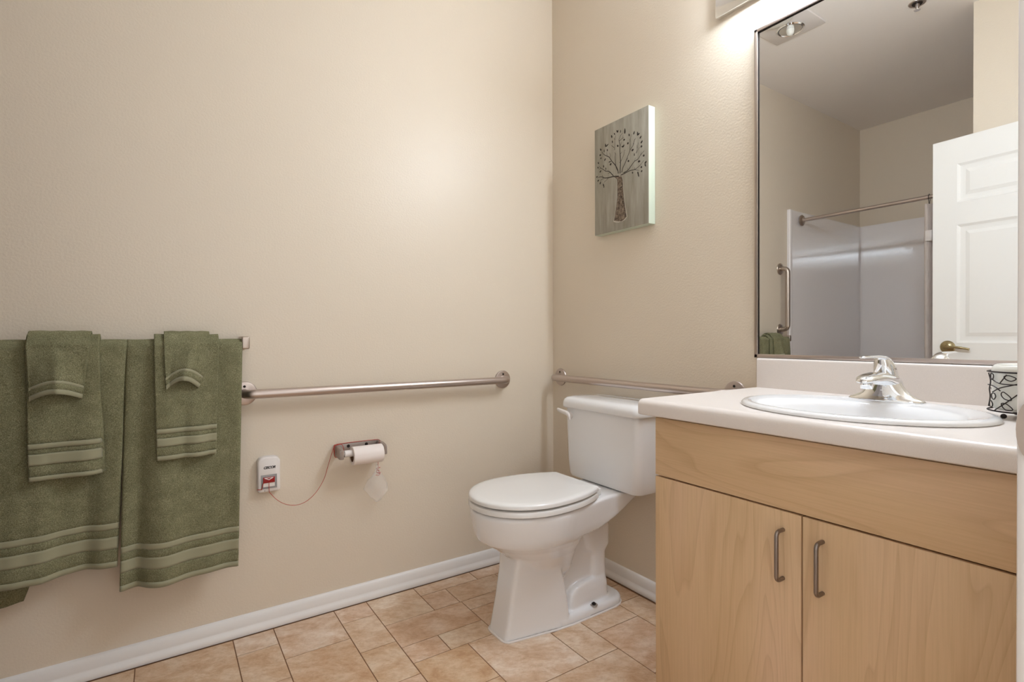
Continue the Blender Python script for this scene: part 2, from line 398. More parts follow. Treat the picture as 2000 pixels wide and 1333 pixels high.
# slab with a rolled front edge, cut out for the basin
SX, SY, SAX, SAY = -.335, -1.49, .196, .240
bm = bmesh.new()
r_ = .017
pr = [(CXF+.028, CT-.040), (CXF+.006, CT-.0405), (CXF+.001, CT-.038), (CXF, CT-.034), (CXF, CT-r_)]
pr += [(CXF+r_-r_*math.cos(a), CT-r_+r_*math.sin(a)) for a in [PI/2*k/6 for k in range(1, 7)]]
pr_top = (-.0005, CT)
outline = pr+[pr_top, (-.0005, CT-.020), (CXF+.028, CT-.020)]
loft(bm, [[(x, y, z) for x, z in outline] for y in (CYL, YS+.001)])
bm.normal_update(); bmesh.ops.triangulate(bm, faces=[f for f in bm.faces if len(f.verts) > 4])
slab = link('slab', bm, M_lam, top, 30)
cut = bmesh.new(); lathe(cut, [(1, CT-.1), (1, CT+.05)], (0, 0, 0), 'z', 72)
for v_ in cut.verts: v_.co.x = v_.co.x*(SAX-.012)+SX; v_.co.y = v_.co.y*(SAY-.012)+SY
cm = bpy.data.meshes.new('cutter'); bmesh.ops.recalc_face_normals(cut, faces=cut.faces); cut.to_mesh(cm); cut.free()
co = bpy.data.objects.new('cutter', cm); COL.objects.link(co)
md = slab.modifiers.new('b', 'BOOLEAN'); md.operation = 'DIFFERENCE'; md.object = co; md.solver = 'EXACT'
dg = bpy.context.evaluated_depsgraph_get(); nm = bpy.data.meshes.new_from_object(slab.evaluated_get(dg))
slab.modifiers.clear(); slab.data = nm; bpy.data.objects.remove(co)
smooth(nm, 30)
bm = bmesh.new()
r2 = .007
sec = [(-.0005, CT), (-.0195, CT), (-.0195, .959-r2)]+[(-.0195+r2-r2*math.cos(PI/2*k/5), .959-r2+r2*math.sin(PI/2*k/5)) for k in range(1, 6)]+[(-.0005, .959)]
loft(bm, [[(x, y, z) for x, z in sec] for y in (CYL, YS+.001)])
link('backsplash', bm, M_lam, top, 35)

def ell(cx, cy, ax, ay, z, n=72, p=1.0): return [(cx+ax*math.cos(2*PI*k/n), cy+ay*math.sin(2*PI*k/n), z) for k in range(n)]
sink = thing('wash_basin', (SX, SY, CT), 'white oval drop-in wash basin set in the pale countertop', 'sink')
bx = SX-.028   # bowl opening sits towards the front, leaving a rear deck for the tap
lo = [ell(SX, SY, SAX-.006, SAY-.006, CT-.014), ell(SX, SY, SAX-.004, SAY-.004, CT+.0005), ell(SX, SY, SAX, SAY, CT+.002), ell(SX, SY, SAX-.0005, SAY-.0005, CT+.006),
      ell(SX, SY, SAX-.006, SAY-.006, CT+.0105), ell(SX, SY, SAX-.016, SAY-.016, CT+.0115), ell(SX-.002, SY, SAX-.024, SAY-.024, CT+.009),
      ell(bx, SY, SAX-.052, SAY-.034, CT+.0075), ell(bx, SY, SAX-.060, SAY-.042, CT+.004), ell(bx, SY, SAX-.068, SAY-.05, CT-.010),
      ell(bx, SY, .115, .165, CT-.05), ell(bx, SY, .098, .14, CT-.09), ell(bx, SY, .070, .10, CT-.12), ell(bx, SY, .035, .045, CT-.134), ell(bx, SY, .022, .022, CT-.136)]
und = [ell(bx, SY, .03, .03, CT-.148), ell(bx, SY, .08, .11, CT-.134), ell(bx, SY, .125, .172, CT-.06), ell(SX, SY, SAX-.02, SAY-.02, CT-.014)]
bm = bmesh.new(); rows = loft(bm, lo+und, False, False)
a, b = rows[-1], rows[0]
for i in range(72): bm.faces.new((a[i], a[(i+1) % 72], b[(i+1) % 72], b[i]))
link('basin', bm, M_ceramic, sink, 60)
link('drain', LA([(0, -.137+.0), (.020, -.137), (.022, -.134), (.021, -.133), (0, -.134)], (bx, SY, CT), 'z', 24), M_chrome, sink)
link('overflow', LA([(0, .0), (.006, 0), (.007, .002), (0, .003)], (bx+.118, SY, CT-.034), 'x', 16), M_chrome, sink)

FX, FY, FZ = -.172, -1.487, CT+.0085
fau = thing('faucet', (FX, FY, FZ), 'chrome single-lever faucet on the rear deck of the oval basin', 'faucet')
def sl(cx, cy, ax, ay, z, n=40, p=2.6):
    o_ = []
    for k in range(n):
        a = 2*PI*k/n; c_, s_ = math.cos(a), math.sin(a)
        o_.append((cx+ax*math.copysign(abs(c_)**(2/p), c_), cy+ay*math.copysign(abs(s_)**(2/p), s_), z))
    return o_
# base plate flowing up into the body
bm = bmesh.new()
loft(bm, [sl(FX, FY, .026, .077, FZ-.002, p=2.2), sl(FX, FY, .027, .079, FZ+.001, p=2.2), sl(FX, FY, .027, .079, FZ+.004, p=2.2), sl(FX, FY, .0255, .075, FZ+.0075, p=2.2), sl(FX, FY, .024, .064, FZ+.012, p=2.2),
          sl(FX, FY, .0235, .052, FZ+.018, p=2.), sl(FX, FY, .0235, .043, FZ+.027, p=2.), sl(FX, FY, .0235, .036, FZ+.038, p=2.), sl(FX, FY, .023, .030, FZ+.050, p=2.), sl(FX, FY, .021, .026, FZ+.060, p=2.)])
body = link('faucet_body', bm, M_chrome, fau, 60)
# spout: wide hood reaching over the bowl
secs = [(.012, .040, .032, .022), (-.010, .047, .031, .020), (-.035, .053, .029, .0165), (-.060, .0560, .0270, .0145), (-.085, .0555, .0245, .0130), (-.104, .0540, .0205, .0110), (-.117, .0520, .0140, .0075), (-.122, .0505, .006, .0035)]
bm = bmesh.new(); lps = []
for x, z, hw, hh in secs:
    lps.append([(FX+x, FY+hw*math.copysign(abs(math.cos(2*PI*k/28))**.8, math.cos(2*PI*k/28)), FZ+z+(hh if math.sin(2*PI*k/28) > 0 else hh*.62)*math.sin(2*PI*k/28)) for k in range(28)])
loft(bm, lps); link('spout', bm, M_chrome, fau, 70)
link('aerator', LA([(.0, 0), (.0115, 0), (.0125, .002), (.0125, .012), (.011, .013), (.0, .013)], (FX-.098, FY, FZ+.0345), 'z', 24), M_chrome, fau)
# lever: tilted dome and loop handle
bm = bmesh.new(); lps = []
for t, x, z, rx, ry in ((0, .004, .052, .024, .0255), (1, .002, .060, .0245, .0255), (2, -.001, .072, .0235, .0245), (3, -.005, .084, .0205, .0225), (4, -.010, .094, .0165, .019), (5, -.014, .100, .0115, .0135), (6, -.016, .1025, .005, .006)):
    lps.append([(FX+x+rx*math.cos(2*PI*k/28), FY+ry*math.sin(2*PI*k/28), FZ+z+.25*rx*math.cos(2*PI*k/28)*-1) for k in range(28)])
loft(bm, lps); lev = link('handle_dome', bm, M_chrome, fau, 70)
bm = bmesh.new(); lps = []
for x, z, hw, hh in ((.012, .084, .013, .008), (-.006, .096, .0155, .008), (-.026, .1035, .0145, .0055), (-.048, .106, .012, .004), (-.068, .1065, .0100, .0035), (-.090, .1065, .0105, .0034), (-.108, .1065, .0105, .0032), (-.119, .106, .0075, .0026), (-.123, .106, .003, .0015)):
    lps.append([(FX+x, FY+hw*math.cos(2*PI*k/20), FZ+z+hh*math.sin(2*PI*k/20)) for k in range(20)])
loft(bm, lps); link('lever', bm, M_chrome, lev, 70)
link('lift_rod', T([(FX+.021, FY, FZ+.01), (FX+.021, FY, FZ+.055)], .0022, 10), M_chrome, fau)
link('lift_knob', LA([(0, .0), (.004, 0), (.0055, .004), (.004, .009), (0, .010)], (FX+.021, FY, FZ+.055), 'z', 14), M_chrome, fau)

# candle jar in a wire vine holder at the right end of the counter
BX, BY, BR = -.202, -1.737, .0568; BZ = CT+.0115
bk = thing('wire_candle_holder', (BX, BY, CT), 'dark wire candle holder with vine leaves on the countertop by the door jamb', 'candle holder')
ring = lambda z, r: T([(BX+r*math.cos(2*PI*k/40), BY+r*math.sin(2*PI*k/40), z) for k in range(41)], .0016, 8)
link('rim_ring', ring(BZ+.080, BR), M_iron, bk); link('base_ring', ring(BZ+.004, BR), M_iron, bk)
cyl = lambda a, z, r=BR: (BX+r*math.cos(a), BY+r*math.sin(a), BZ+z)
def stem(pts): return T(smooth_path([cyl(a, z) for a, z in pts], 4), .0012, 6)
STEMS = [[(2.438,0.0055),(3.003,0.0325),(3.447,0.0595)],[(2.233,0.0672),(2.599,0.0585),(3.036,0.0575),(3.447,0.0595)],[(2.329,0.0402),(2.64,0.0498),(3.036,0.0575),(3.479,0.0672)],[(2.62,0.0585),(2.831,0.0758)],[(3.133,0.0026),(3.228,0.0229),(3.479,0.045)],[(3.165,0.0036),(3.228,0.0152),(3.479,0.019)],[(2.004,0.0537),(2.412,0.0518),(2.64,0.0441)],[(2.064,0.0113),(2.197,0.0306),(2.141,0.046),(2.219,0.0614),(2.064,0.0768)]]
LEAVES = [[(2.758,0.072),(2.901,0.0745),(3.085,0.0695),(2.969,0.0643),(2.831,0.0662)],[(2.681,0.0402),(2.758,0.0421),(2.936,0.0335),(2.953,0.0277),(2.795,0.0287),(2.689,0.0344)],[(2.681,0.02),(2.831,0.02),(3.003,0.0104),(2.831,0.0084),(2.72,0.0132)],[(2.247,0.0768),(2.369,0.0739),(2.347,0.0662),(2.233,0.0653)],[(2.286,0.0364),(2.412,0.0383),(2.472,0.0325),(2.402,0.0263),(2.299,0.0287)],[(2.158,0.0209),(2.247,0.0229),(2.335,0.0171),(2.299,0.0113),(2.158,0.0123)]]
for rep in range(3):
    da = rep*2*PI/3
    for pts in STEMS: link('vine_stem', T(smooth_path([cyl(a+da, z) for a, z in pts], 5), .0011, 6), M_iron, bk)
    for pts in LEAVES:
        q = smooth_path([cyl(a+da, z) for a, z in pts], 5, True); link('wire_leaf', T(q+[q[0]], .0010, 6), M_iron, bk)
for k in range(3):
    a = 2.62+k*2*PI/3
    bm = bmesh.new(); bmesh.ops.create_icosphere(bm, subdivisions=2, radius=.0050); bmesh.ops.translate(bm, vec=cyl(a, -.0050, BR*.85), verts=bm.verts); link('ball_foot', bm, M_iron, bk)
jar = link('candle_jar', LA([(0, .005), (.046, .005), (.051, .010), (.0515, .084), (.050, .090), (.046, .0935), (.044, .092), (.044, .0945), (.030, .096), (0, .0965)], (BX, BY, BZ), 'z', 40), M_glass_w, None, 35)
tag(jar, 'white candle jar standing inside the dark wire holder', 'candle jar')

# ------------------------------------------------------------------ wall mirror and light bar
mi = thing('wall_mirror', (0, -1.45, .962), 'large frameless-look wall mirror with slim metal channel edge above the backsplash', 'mirror')
mi['label'] = 'large wall mirror with slim brushed metal frame above the backsplash'
MY0, MY1, MZ0, MZ1 = -1.058, YS+.004, .9605, 2.009
link('mirror_glass', B((-.006, MY1+.006, MZ0+.006), (-.002, MY0-.006, MZ1-.006)), M_mirror, mi)
def strip(lo_, hi_, m): return link('frame_strip', B(lo_, hi_, .0012), m, mi)
strip((-.012, MY1, MZ0), (-.001, MY0, MZ0+.011), M_steel_y); strip((-.012, MY1, MZ1-.010), (-.001, MY0, MZ1), M_steel_y)
strip((-.012, MY0-.0115, MZ0), (-.001, MY0, MZ1), M_steel_z); strip((-.012, MY1, MZ0), (-.001, MY1+.0115, MZ1), M_steel_z)
bm = B((-.0075, MY0-.0145, MZ0+.008), (-.004, MY0-.0105, MZ1-.008)); box(bm, (-.0075, MY1+.01, MZ1-.0135), (-.004, MY0-.0105, MZ1-.0095))
link('gasket', bm, M_dark, mi)

lb = thing('vanity_light_bar', (0, -1.36, 2.09), 'chrome-backed vanity light bar with a long lit diffuser above the mirror', 'light fixture')
LY0, LY1, LZ0, LZ1 = -.922, -1.71, 2.112, 2.232
link('back_plate', B((-.022, LY1, LZ0), (-.0005, LY0, LZ1), .004, 3), M_chrome, lb)
bm = bmesh.new(); loft(bm, [[(-.0215-.070*math.cos(q), y, 2.172+.048*math.sin(q)) for q in [-PI/2+PI*k/16 for k in range(17)]] for y in (-1.040, -1.64)])
link('diffuser', bm, M_bulb, lb, 60)

# ------------------------------------------------------------------ canvas print
cv = thing('tree_canvas', (0, -.495, 1.465), 'grey canvas print of a bare-trunked leafy tree on the wall above the toilet', 'wall art')
CY, CZ0 = -.342, 1.465
link('canvas_body', B((-.0375, CY-.302, CZ0), (-.001, CY, CZ0+.454), .002), M_cedge, cv)
link('canvas_face', B((-.0382, CY-.3012, CZ0+.0008), (-.037, CY-.0008, CZ0+.4532), .0004), M_canvas, cv)
BR=[
(6,2,[(141.0,232.0),(138.0,247.0),(125.0,270.0),(105.0,292.0),(88.0,315.0),(71.0,325.0),(55.0,337.0),(45.0,350.0)]),
(2.5,1.2,[(93.0,312.0),(96.0,320.0),(91.0,332.0)]),
(2,1,[(76.0,324.0),(74.0,337.0),(76.0,341.0)]),
(4,1.5,[(141.0,239.0),(128.0,264.0),(124.0,289.0),(123.0,303.0),(125.0,317.0),(121.0,325.0)]),
(2.5,1,[(125.0,315.0),(127.0,318.0)]),
(2.5,1.2,[(120.0,335.0),(122.0,356.0),(122.0,375.0),(127.0,392.0)]),
(1.8,1,[(122.0,375.0),(117.0,386.0)]),
(2,1,[(118.0,345.0),(108.0,354.0),(101.0,359.0)]),
(7,2.5,[(151.0,230.0),(152.0,253.0),(154.0,276.0),(152.0,304.0),(150.0,326.0),(150.0,347.0),(146.0,365.0),(145.0,370.0)]),
(2.5,1,[(145.0,370.0),(154.0,383.0),(166.0,390.0)]),
(2.5,1,[(146.0,364.0),(162.0,368.0),(173.0,370.0)]),
(2,1,[(164.0,367.0),(169.0,379.0)]),
(2.5,1,[(156.0,278.0),(164.0,289.0),(173.0,303.0),(175.0,316.0),(180.0,317.0)]),
(2,1,[(153.0,309.0),(162.0,315.0)]),
(2,1,[(150.0,338.0),(157.0,349.0),(162.0,355.0)]),
(1.8,1,[(151.0,272.0),(147.0,278.0)]),
(5,2,[(160.0,232.0),(167.0,249.0),(183.0,270.0),(198.0,295.0),(208.0,311.0),(222.0,322.0),(228.0,337.0),(231.0,345.0)]),
(2,1,[(186.0,274.0),(197.0,281.0)]),
(2,1,[(205.0,310.0),(207.0,329.0),(207.0,348.0),(214.0,369.0)]),
(1.8,1,[(222.0,322.0),(225.0,333.0)]),
(1.8,1,[(226.0,337.0),(237.0,348.0)]),
(2,1,[(208.0,343.0),(205.0,353.0)]),
(5,2,[(170.0,227.0),(195.0,232.0),(211.0,244.0),(229.0,257.0),(247.0,261.0),(261.0,273.0),(271.0,279.0),(280.0,285.0)]),
(2,1,[(229.0,257.0),(232.0,265.0),(235.0,271.0)]),
(2,1,[(261.0,273.0),(265.0,285.0)]),
(2,1,[(238.0,286.0),(243.0,303.0),(241.0,319.0)]),
(2,1,[(240.0,288.0),(249.0,299.0),(256.0,305.0)]),
(1.6,1,[(244.0,305.0),(250.0,325.0)]),
(2,1,[(195.0,232.0),(194.0,241.0)]),
(5,1.5,[(154.0,222.0),(179.0,224.0),(204.0,227.0),(229.0,225.0),(244.0,228.0),(262.0,236.0),(278.0,248.0)]),
(2,1,[(229.0,226.0),(232.0,234.0)]),
(2.5,1,[(229.0,225.0),(244.0,219.0),(253.0,215.0)]),
(7,2.5,[(144.0,220.0),(115.0,227.0),(84.0,230.0),(60.0,235.0),(43.0,244.0),(23.0,247.0)]),
(2.5,1,[(84.0,230.0),(71.0,222.0),(57.0,217.0)]),
(2,1,[(57.0,236.0),(43.0,232.0),(34.0,228.0)]),
(1.8,1,[(53.0,233.0),(52.0,226.0)]),
(1.8,1,[(55.0,238.0),(46.0,250.0)]),
(5,1.5,[(113.0,230.0),(95.0,249.0),(84.0,257.0),(67.0,262.0),(53.0,273.0),(39.0,282.0),(29.0,292.0)]),
(2,1,[(95.0,248.0),(81.0,249.0)]),
(2,1,[(66.0,263.0),(69.0,272.0)]),
(2,1,[(39.0,282.0),(27.0,280.0)]),
]
LV=[
(138.0,403.0,133.0,410.0,14),(138.0,403.0,141.0,408.0,10),(154.0,397.0,155.0,404.0,9),(178.0,385.0,178.0,403.0,17),(121.0,399.0,118.0,404.0,10),(105.0,392.0,102.0,400.0,15),(108.0,370.0,107.0,376.0,12),(69.0,365.0,67.0,375.0,14),(73.0,365.0,83.0,370.0,11),(40.0,358.0,36.0,364.0,15),(59.0,346.0,59.0,353.0,9),(78.0,345.0,77.0,350.0,12),(36.0,337.0,34.0,340.0,19),(38.0,323.0,41.0,325.0,13),(62.0,309.0,67.0,314.0,13),(95.0,281.0,100.0,284.0,18),(88.0,294.0,98.0,294.0,9),(25.0,306.0,22.0,310.0,13),(56.0,282.0,55.0,289.0,12),(69.0,269.0,68.0,275.0,10),(22.0,287.0,20.0,291.0,12),(34.0,267.0,39.0,271.0,14),(14.0,250.0,16.0,252.0,15),(20.0,232.0,26.0,234.0,13),(34.0,217.0,37.0,223.0,14),(55.0,204.0,53.0,211.0,13),(57.0,196.0,57.0,203.0,10),(140.0,344.0,136.0,349.0,16),(169.0,334.0,162.0,336.0,14),(169.0,334.0,173.0,339.0,14),(172.0,360.0,177.0,360.0,16),(195.0,338.0,194.0,341.0,19),(202.0,368.0,200.0,374.0,14),(226.0,367.0,229.0,375.0,14),(246.0,357.0,246.0,367.0,13),(246.0,356.0,255.0,359.0,13),(259.0,340.0,264.0,345.0,15),(264.0,320.0,270.0,325.0,15),(266.0,304.0,265.0,307.0,20),(217.0,304.0,223.0,306.0,18),(229.0,281.0,229.0,288.0,10),(277.0,265.0,278.0,268.0,20),(197.0,267.0,198.0,269.0,20),(250.0,251.0,258.0,250.0,17),(284.0,235.0,290.0,240.0,15),(284.0,230.0,287.0,223.0,12),(265.0,224.0,266.0,226.0,18),(266.0,208.0,268.0,210.0,15),(249.0,204.0,246.0,210.0,14),(249.0,202.0,252.0,192.0,12),(220.0,214.0,218.0,217.0,12)
]
TL= [(119.0, 223.0), (134.0, 210.0), (136.0, 188.0), (137.0, 144.0), (134.0, 122.0), (127.0, 84.0), (117.0, 44.0)] 
TR= [(158.0, 217.0), (165.0, 198.0), (167.0, 169.0), (170.0, 136.0), (173.0, 114.0), (179.0, 80.0), (186.0, 46.0)]
TM= [(127.0, 40.0), (143.0, 36.0), (158.0, 34.0), (173.0, 38.0)]
SP= [((162.0, 184.0), 8, 60), ((158.0, 173.0), 35, 22), ((157.0, 163.0), 12, 12), ((163.0, 154.0), 10, 16), ((141.0, 150.0), 12, 18), ((143.0, 137.0), 12, 8), ((166.0, 112.0), 22, 24), ((141.0, 94.0), 12, 30), ((173.0, 75.0), 13, 20), ((134.0, 67.0), 16, 22), ((179.0, 50.0), 14, 26), ((126.0, 47.0), 18, 18), ((143.0, 63.0), 14, 10), ((155.0, 48.0), 6, 30), ((159.0, 132.0), 16, 30)]

def fp(u, v_, d): return (-.0383-d, CY-u/1000, CZ0+v_/1000)
def ribbon(bm, pts, w0, w1, d):
    vs = []
    for i, p in enumerate(pts):
        a = Vector(pts[max(0, i-1)]); b = Vector(pts[min(len(pts)-1, i+1)]); t = (b-a)
        if t.length < 1e-6: t = Vector((0, 1))
        t.normalize(); n_ = Vector((-t.y, t.x)); w_ = (w0+(w1-w0)*i/(len(pts)-1))/2
        q = Vector(p); vs.append((q+n_*w_, q-n_*w_))
    lv = [[bm.verts.new(fp(*c_, d)) for c_ in pr_] for pr_ in vs]
    for a, b in zip(lv, lv[1:]): bm.faces.new((a[0], a[1], b[1], b[0]))
def flat(name, bm, m):
    me = bpy.data.meshes.new(name); bmesh.ops.recalc_face_normals(bm, faces=bm.faces)
    for f in bm.faces:
        if f.normal.x > 0: f.normal_flip()
    bm.to_mesh(me); bm.free(); me.transform(Matrix.Translation(-Vector(cv.location))); me.materials.append(m)
    o = bpy.data.objects.new(name, me); COL.objects.link(o); o.parent = cv; return o
bm = bmesh.new()
def outline_poly(bm, pts, d): bm.faces.new([bm.verts.new(fp(*p, d)) for p in pts]).normal_update()
sp2 = lambda pts, k=4: [tuple(v_)[:2] for v_ in smooth_path([(p[0], p[1], 0) for p in pts], k)]
tl, tr_, tm = sp2(TL), sp2(TR), TM
full = [(112, 231), (119, 229)]+tl+tm+tr_[::-1]+[(160, 235), (156, 246), (146, 250), (136, 244), (130, 232)]
halo = [((p[0]-140)*1.16+140-(1 if p[0] < 140 else -1), p[1]+(-3 if p[1] < 60 else 0)) for p in tl]+[(120, 37), (143, 32), (176, 35)]+[((p[0]-150)*1.12+150+.5, p[1]) for p in tr_[::-1]]
outline_poly(bm, halo, .00005); bmesh.ops.triangulate(bm, faces=bm.faces); flat('printed_halo', bm, M_halo)
bm = bmesh.new(); outline_poly(bm, tl+tm+tr_[::-1], .00010); bmesh.ops.triangulate(bm, faces=bm.faces); flat('printed_trunk', bm, M_bark)
bm = bmesh.new()
for w0, w1, pts in BR: ribbon(bm, sp2(pts), w0*.62+.5, w1*.55+.5, .00015)
for a0, a1, b0, b1, wd in LV:
    c_ = Vector(((a0+b0)/2, (a1+b1)/2)); t = Vector((b0-a0, b1-a1)); ln = max(t.length/2+2.6, 4.0); t.normalize(); n_ = Vector((-t.y, t.x)); ww = wd*.23
    outline_poly(bm, [tuple(c_+t*ln*math.cos(q)+n_*ww*math.sin(q)*(1-.3*math.cos(q))) for q in [2*PI*k/10 for k in range(10)]], .0002)
for (u, v_), w_, h_ in SP:
    outline_poly(bm, [(u+w_*.16*math.cos(q)*(1+.3*math.cos(3*q)), v_+h_*.12*math.sin(q)) for q in [2*PI*k/9 for k in range(9)]], .0002)
for p in (tl, tr_): ribbon(bm, p, 1.2, 2.2, .0002)
flat('printed_branches', bm, M_tree)

# ------------------------------------------------------------------ grab bars, towel bar
def grab(label, p0, p1, n, m, so=.056):
    p0, p1, n = Vector(p0), Vector(p1), Vector(n); ax = 'xyz'[[abs(c_) for c_ in n].index(1)]
    t = thing('grab_bar', tuple((p0+p1)/2), label, 'grab bar', 'steel grab bars')
    link('bar', T(round_path([p0+n*.002, p0+n*so, p1+n*so, p1+n*.002], .030, 8), .0158, 20), m, t)
    s_ = n[['x', 'y', 'z'].index(ax)]
    for p in (p0, p1):
        f = link('flange', LA([(0, 0), (.0405, 0), (.0412, .0025*s_), (.0395, .006*s_), (.034, .0078*s_), (0, .008*s_)], p, ax, 36), m, t)
        bm = bmesh.new()
        u = Vector((0, 0, 1)) if ax != 'z' else Vector((1, 0, 0))
        lathe(bm, [(0, 0), (.0045, 0), (.0045, .0012*s_), (0, .0018*s_)], p+n*.0078+u*.024, ax, 12)
        link('screw', bm, M_dark, f)
    return t
grab('long horizontal steel grab bar on the left wall beside the towels', (-1.361, 0, .8365), (-.297, 0, .8345), (0, -1, 0), M_steel_x)
grab('horizontal steel grab bar on the wall behind the toilet tank', (0, -.0625, .836), (0, -.985, .838), (-1, 0, 0), M_steel_y)
grab('short vertical steel grab bar beside the shower, seen in the mirror', (-2.05, 0, 1.503), (-2.05, 0, 1.075), (0, -1, 0), M_steel_z)
tb = thing('towel_bar', (-1.68, 0, 1.02), 'square-post metal towel bar carrying the green towels', 'towel bar')
TBX0, TBX1, TBY, TBZ = -2.03, -1.366, -.066, 1.012
link('bar', B((TBX0, TBY-.007, TBZ-.007), (TBX1, TBY+.007, TBZ+.007), .0015), M_steel_x, tb)
for x in (TBX0, TBX1):
    link('post', B((x-.011, -.088, TBZ-.020), (x+.013, -.0005, TBZ+.022), .004, 3), M_steel_z, tb)

# ------------------------------------------------------------------ towels
def sheet(rowsP, thick):
    bm = bmesh.new(); vs = [[bm.verts.new(p) for p in r] for r in rowsP]
    for a, b in zip(vs, vs[1:]):
        for i in range(len(a)-1): bm.faces.new((a[i], a[i+1], b[i+1], b[i]))
    return bm
LAY = {}
def towel(name, label, cat, group, x0t, x1t, x0b, x1b, zb, rad, fold, bands, thick, back, nz=46, nu=44, arch=None, narrow=1., m=None, bm_=None, inner=None, under=None, gap=.012):
    """front sheet hangs from the bar to zb; bands = [(d0, d1)] measured up from the hem"""
    m = m or M_terry; bm_ = bm_ or M_band
    ztop = TBZ+rad; yf = TBY-rad
    D0 = (max(b[1] for b in bands)+.03) if bands else .03
    edges = sorted(set([0, D0]+[q for b in bands for q in b]))
    L0 = TBZ-zb
    def zbot(u): return zb+(arch(u) if arch else 0)
    def Pt(u, d=None, f=None, off=0.):
        if d is not None: z = zbot(u)+d
        else: z = TBZ+(zbot(u)+D0-TBZ)*f
        g = (TBZ-z)/max(1e-6, TBZ-zbot(u)); g = max(0, min(1.05, g))
        gx = g**narrow
        x = (x0t+(x0b-x0t)*gx)*(1-u)+(x1t+(x1b-x1t)*gx)*u
        e = min(u, 1-u); rnd_ = -.006*math.exp(-e/.02)
        y = yf-fold(u, g)-rnd_
        if under: y = min(y, LAY[under](x, z)-gap-(.0 if g > .02 else 0))
        y -= off
        return (x, y, z)
    def surf(x, z):
        g = max(0, min(1.05, (TBZ-z)/max(1e-6, TBZ-zb))); gx = g**narrow
        a_, b_ = x0t+(x0b-x0t)*gx, x1t+(x1b-x1t)*gx
        u = max(0, min(1, (x-a_)/(b_-a_))); y = yf-fold(u, g)
        return min(y, LAY[under](x, z)-gap) if under else y
    LAY[label[:40]] = surf; LAY[(name, len([1 for k_ in LAY if isinstance(k_, tuple) and k_[0] == name]))] = surf
    us = [i/nu for i in range(nu+1)]
    us = [.5-.5*math.cos(PI*u)*(.35)-.5*(1-2*u)*.65 for u in us]
    inband = lambda d: any(a+1e-6 < d < b-1e-6 for a, b in bands)
    def off(d): return -.0012 if inband(d) else .0010
    rows_ = []
    # back layer and over the bar
    bx0, bx1, zback = back
    for k in range(14):
        g = k/13; z = zback+(TBZ-zback)*g
        rows_.append([((bx0+(x0t-bx0)*g)*(1-u)+(bx1+(x1t-bx1)*g)*u, min(-.010, TBY+rad+.010*(1-g)*math.sin(7*u+1)), z) for u in us])
    for k in range(1, 8):
        a = PI*k/8
        rows_.append([(x0t*(1-u)+x1t*u, TBY+rad*math.cos(a), TBZ+rad*math.sin(a)+.0006*math.sin(19*u+rad*300)) for u in us])
    for k in range(nz):
        f = k/nz
        rows_.append([Pt(u, f=f, off=.001) for u in us])
    ds = []
    for a, b in zip(edges, edges[1:]):
        n_ = max(2, int((b-a)/.008)); ds += [a+.0006+(b-a-.0012)*q/n_ for q in range(n_+1)]
    for d in sorted(ds, reverse=True): rows_.append([Pt(u, d=d, off=off(d)) for u in us])
    o = link(name, sheet(rows_, thick), m, None, 180)
    md = o.modifiers.new('thickness', 'SOLIDIFY'); md.thickness = thick; md.offset = 0
    tag(o, label, cat, group)
    for a, b in bands:
        n_ = max(2, int((b-a)/.006))
        rws = [[Pt(u, d=b-(b-a)*q/n_, off=thick/2+(.0026 if thick > .01 else .0010)) for u in us] for q in range(n_+1)]
        bo = link('woven_band', sheet(rws, .001), bm_, o, 180)
        md = bo.modifiers.new('thickness', 'SOLIDIFY'); md.thickness = .0012; md.offset = 0
    if inner:
        zi, depth = inner
        rws = []
        for k in range(12):
            g = k/11; z = TBZ-.03+(zi-TBZ+.03)*g
            rws.append([((x0t+(x0b-x0t)*g)*(1-u)+(x1t+(x1b-x1t)*g)*u, yf+.004+depth*g*math.sin(PI*u)*.5, z-.008*g*math.sin(PI*u)) for u in us])
        io = link('inner_fold', sheet(rws, .003), m, o, 180)
        md = io.modifiers.new('thickness', 'SOLIDIFY'); md.thickness = .004; md.offset = 0
    return o
s = math.sin
bathb = [(.0, .017), (.055, .090), (.113, .131)]
towel('bath_towel', 'wide olive bath towel hanging second from the bar end, left of the other bath towel', 'towel', None,
      -2.015, -1.6845, -2.015, -1.712, .352, .011, lambda u, g: .012+.022*g*s(6.0*u+.2)+.009*g*s(13*u+2)+.003*s(31*u)*g+.004*s(3*g*PI)*s(9*u+1), bathb, .0062, (-2.02, -1.925, .292))
towel('bath_towel', 'wide olive bath towel at the right end of the towel bar', 'towel', None,
      -1.684, -1.377, -1.706, -1.393, .278, .011, lambda u, g: .010+.036*g**.8*(.5+.5*s(7.6*u-1.1))-.012*g*math.exp(-((u-.14)/.05)**2)+.010*g**.6*math.exp(-((u-.0)/.06)**2)+.008*g*s(15*u+3)+.004*s(4*g+1)*s(8*u), bathb, .0062, (-1.68, -1.385, .36))
for o in list(COL.objects):
    if o.name == 'bath_towel': o['label'] = 'wide olive bath towel hanging at the left edge of the photo, under the larger washcloth'; o['group'] = 'bath towels on the towel bar'
    if o.name == 'bath_towel.001': o['label'] = 'wide olive bath towel hanging at the right end of the towel bar'; o['group'] = 'bath towels on the towel bar'
handb = [(.0, .012), (.043, .073), (.087, .101)]
towel('hand_towel', 'olive hand towel folded over the left bath towel, the longer one', 'towel', 'hand towels on the towel bar',
      -1.907, -1.748, -1.899, -1.742, .640, .023, lambda u, g: .008+.018*g*s(2.9*u+.1)+.006*g*s(9*u)+.004*s(5*g)*s(7*u), handb, .014, (-1.90, -1.76, .70), 34, 30, under=('bath_towel', 0))
handb2 = [(.0, .013), (.041, .066), (.080, .094)]
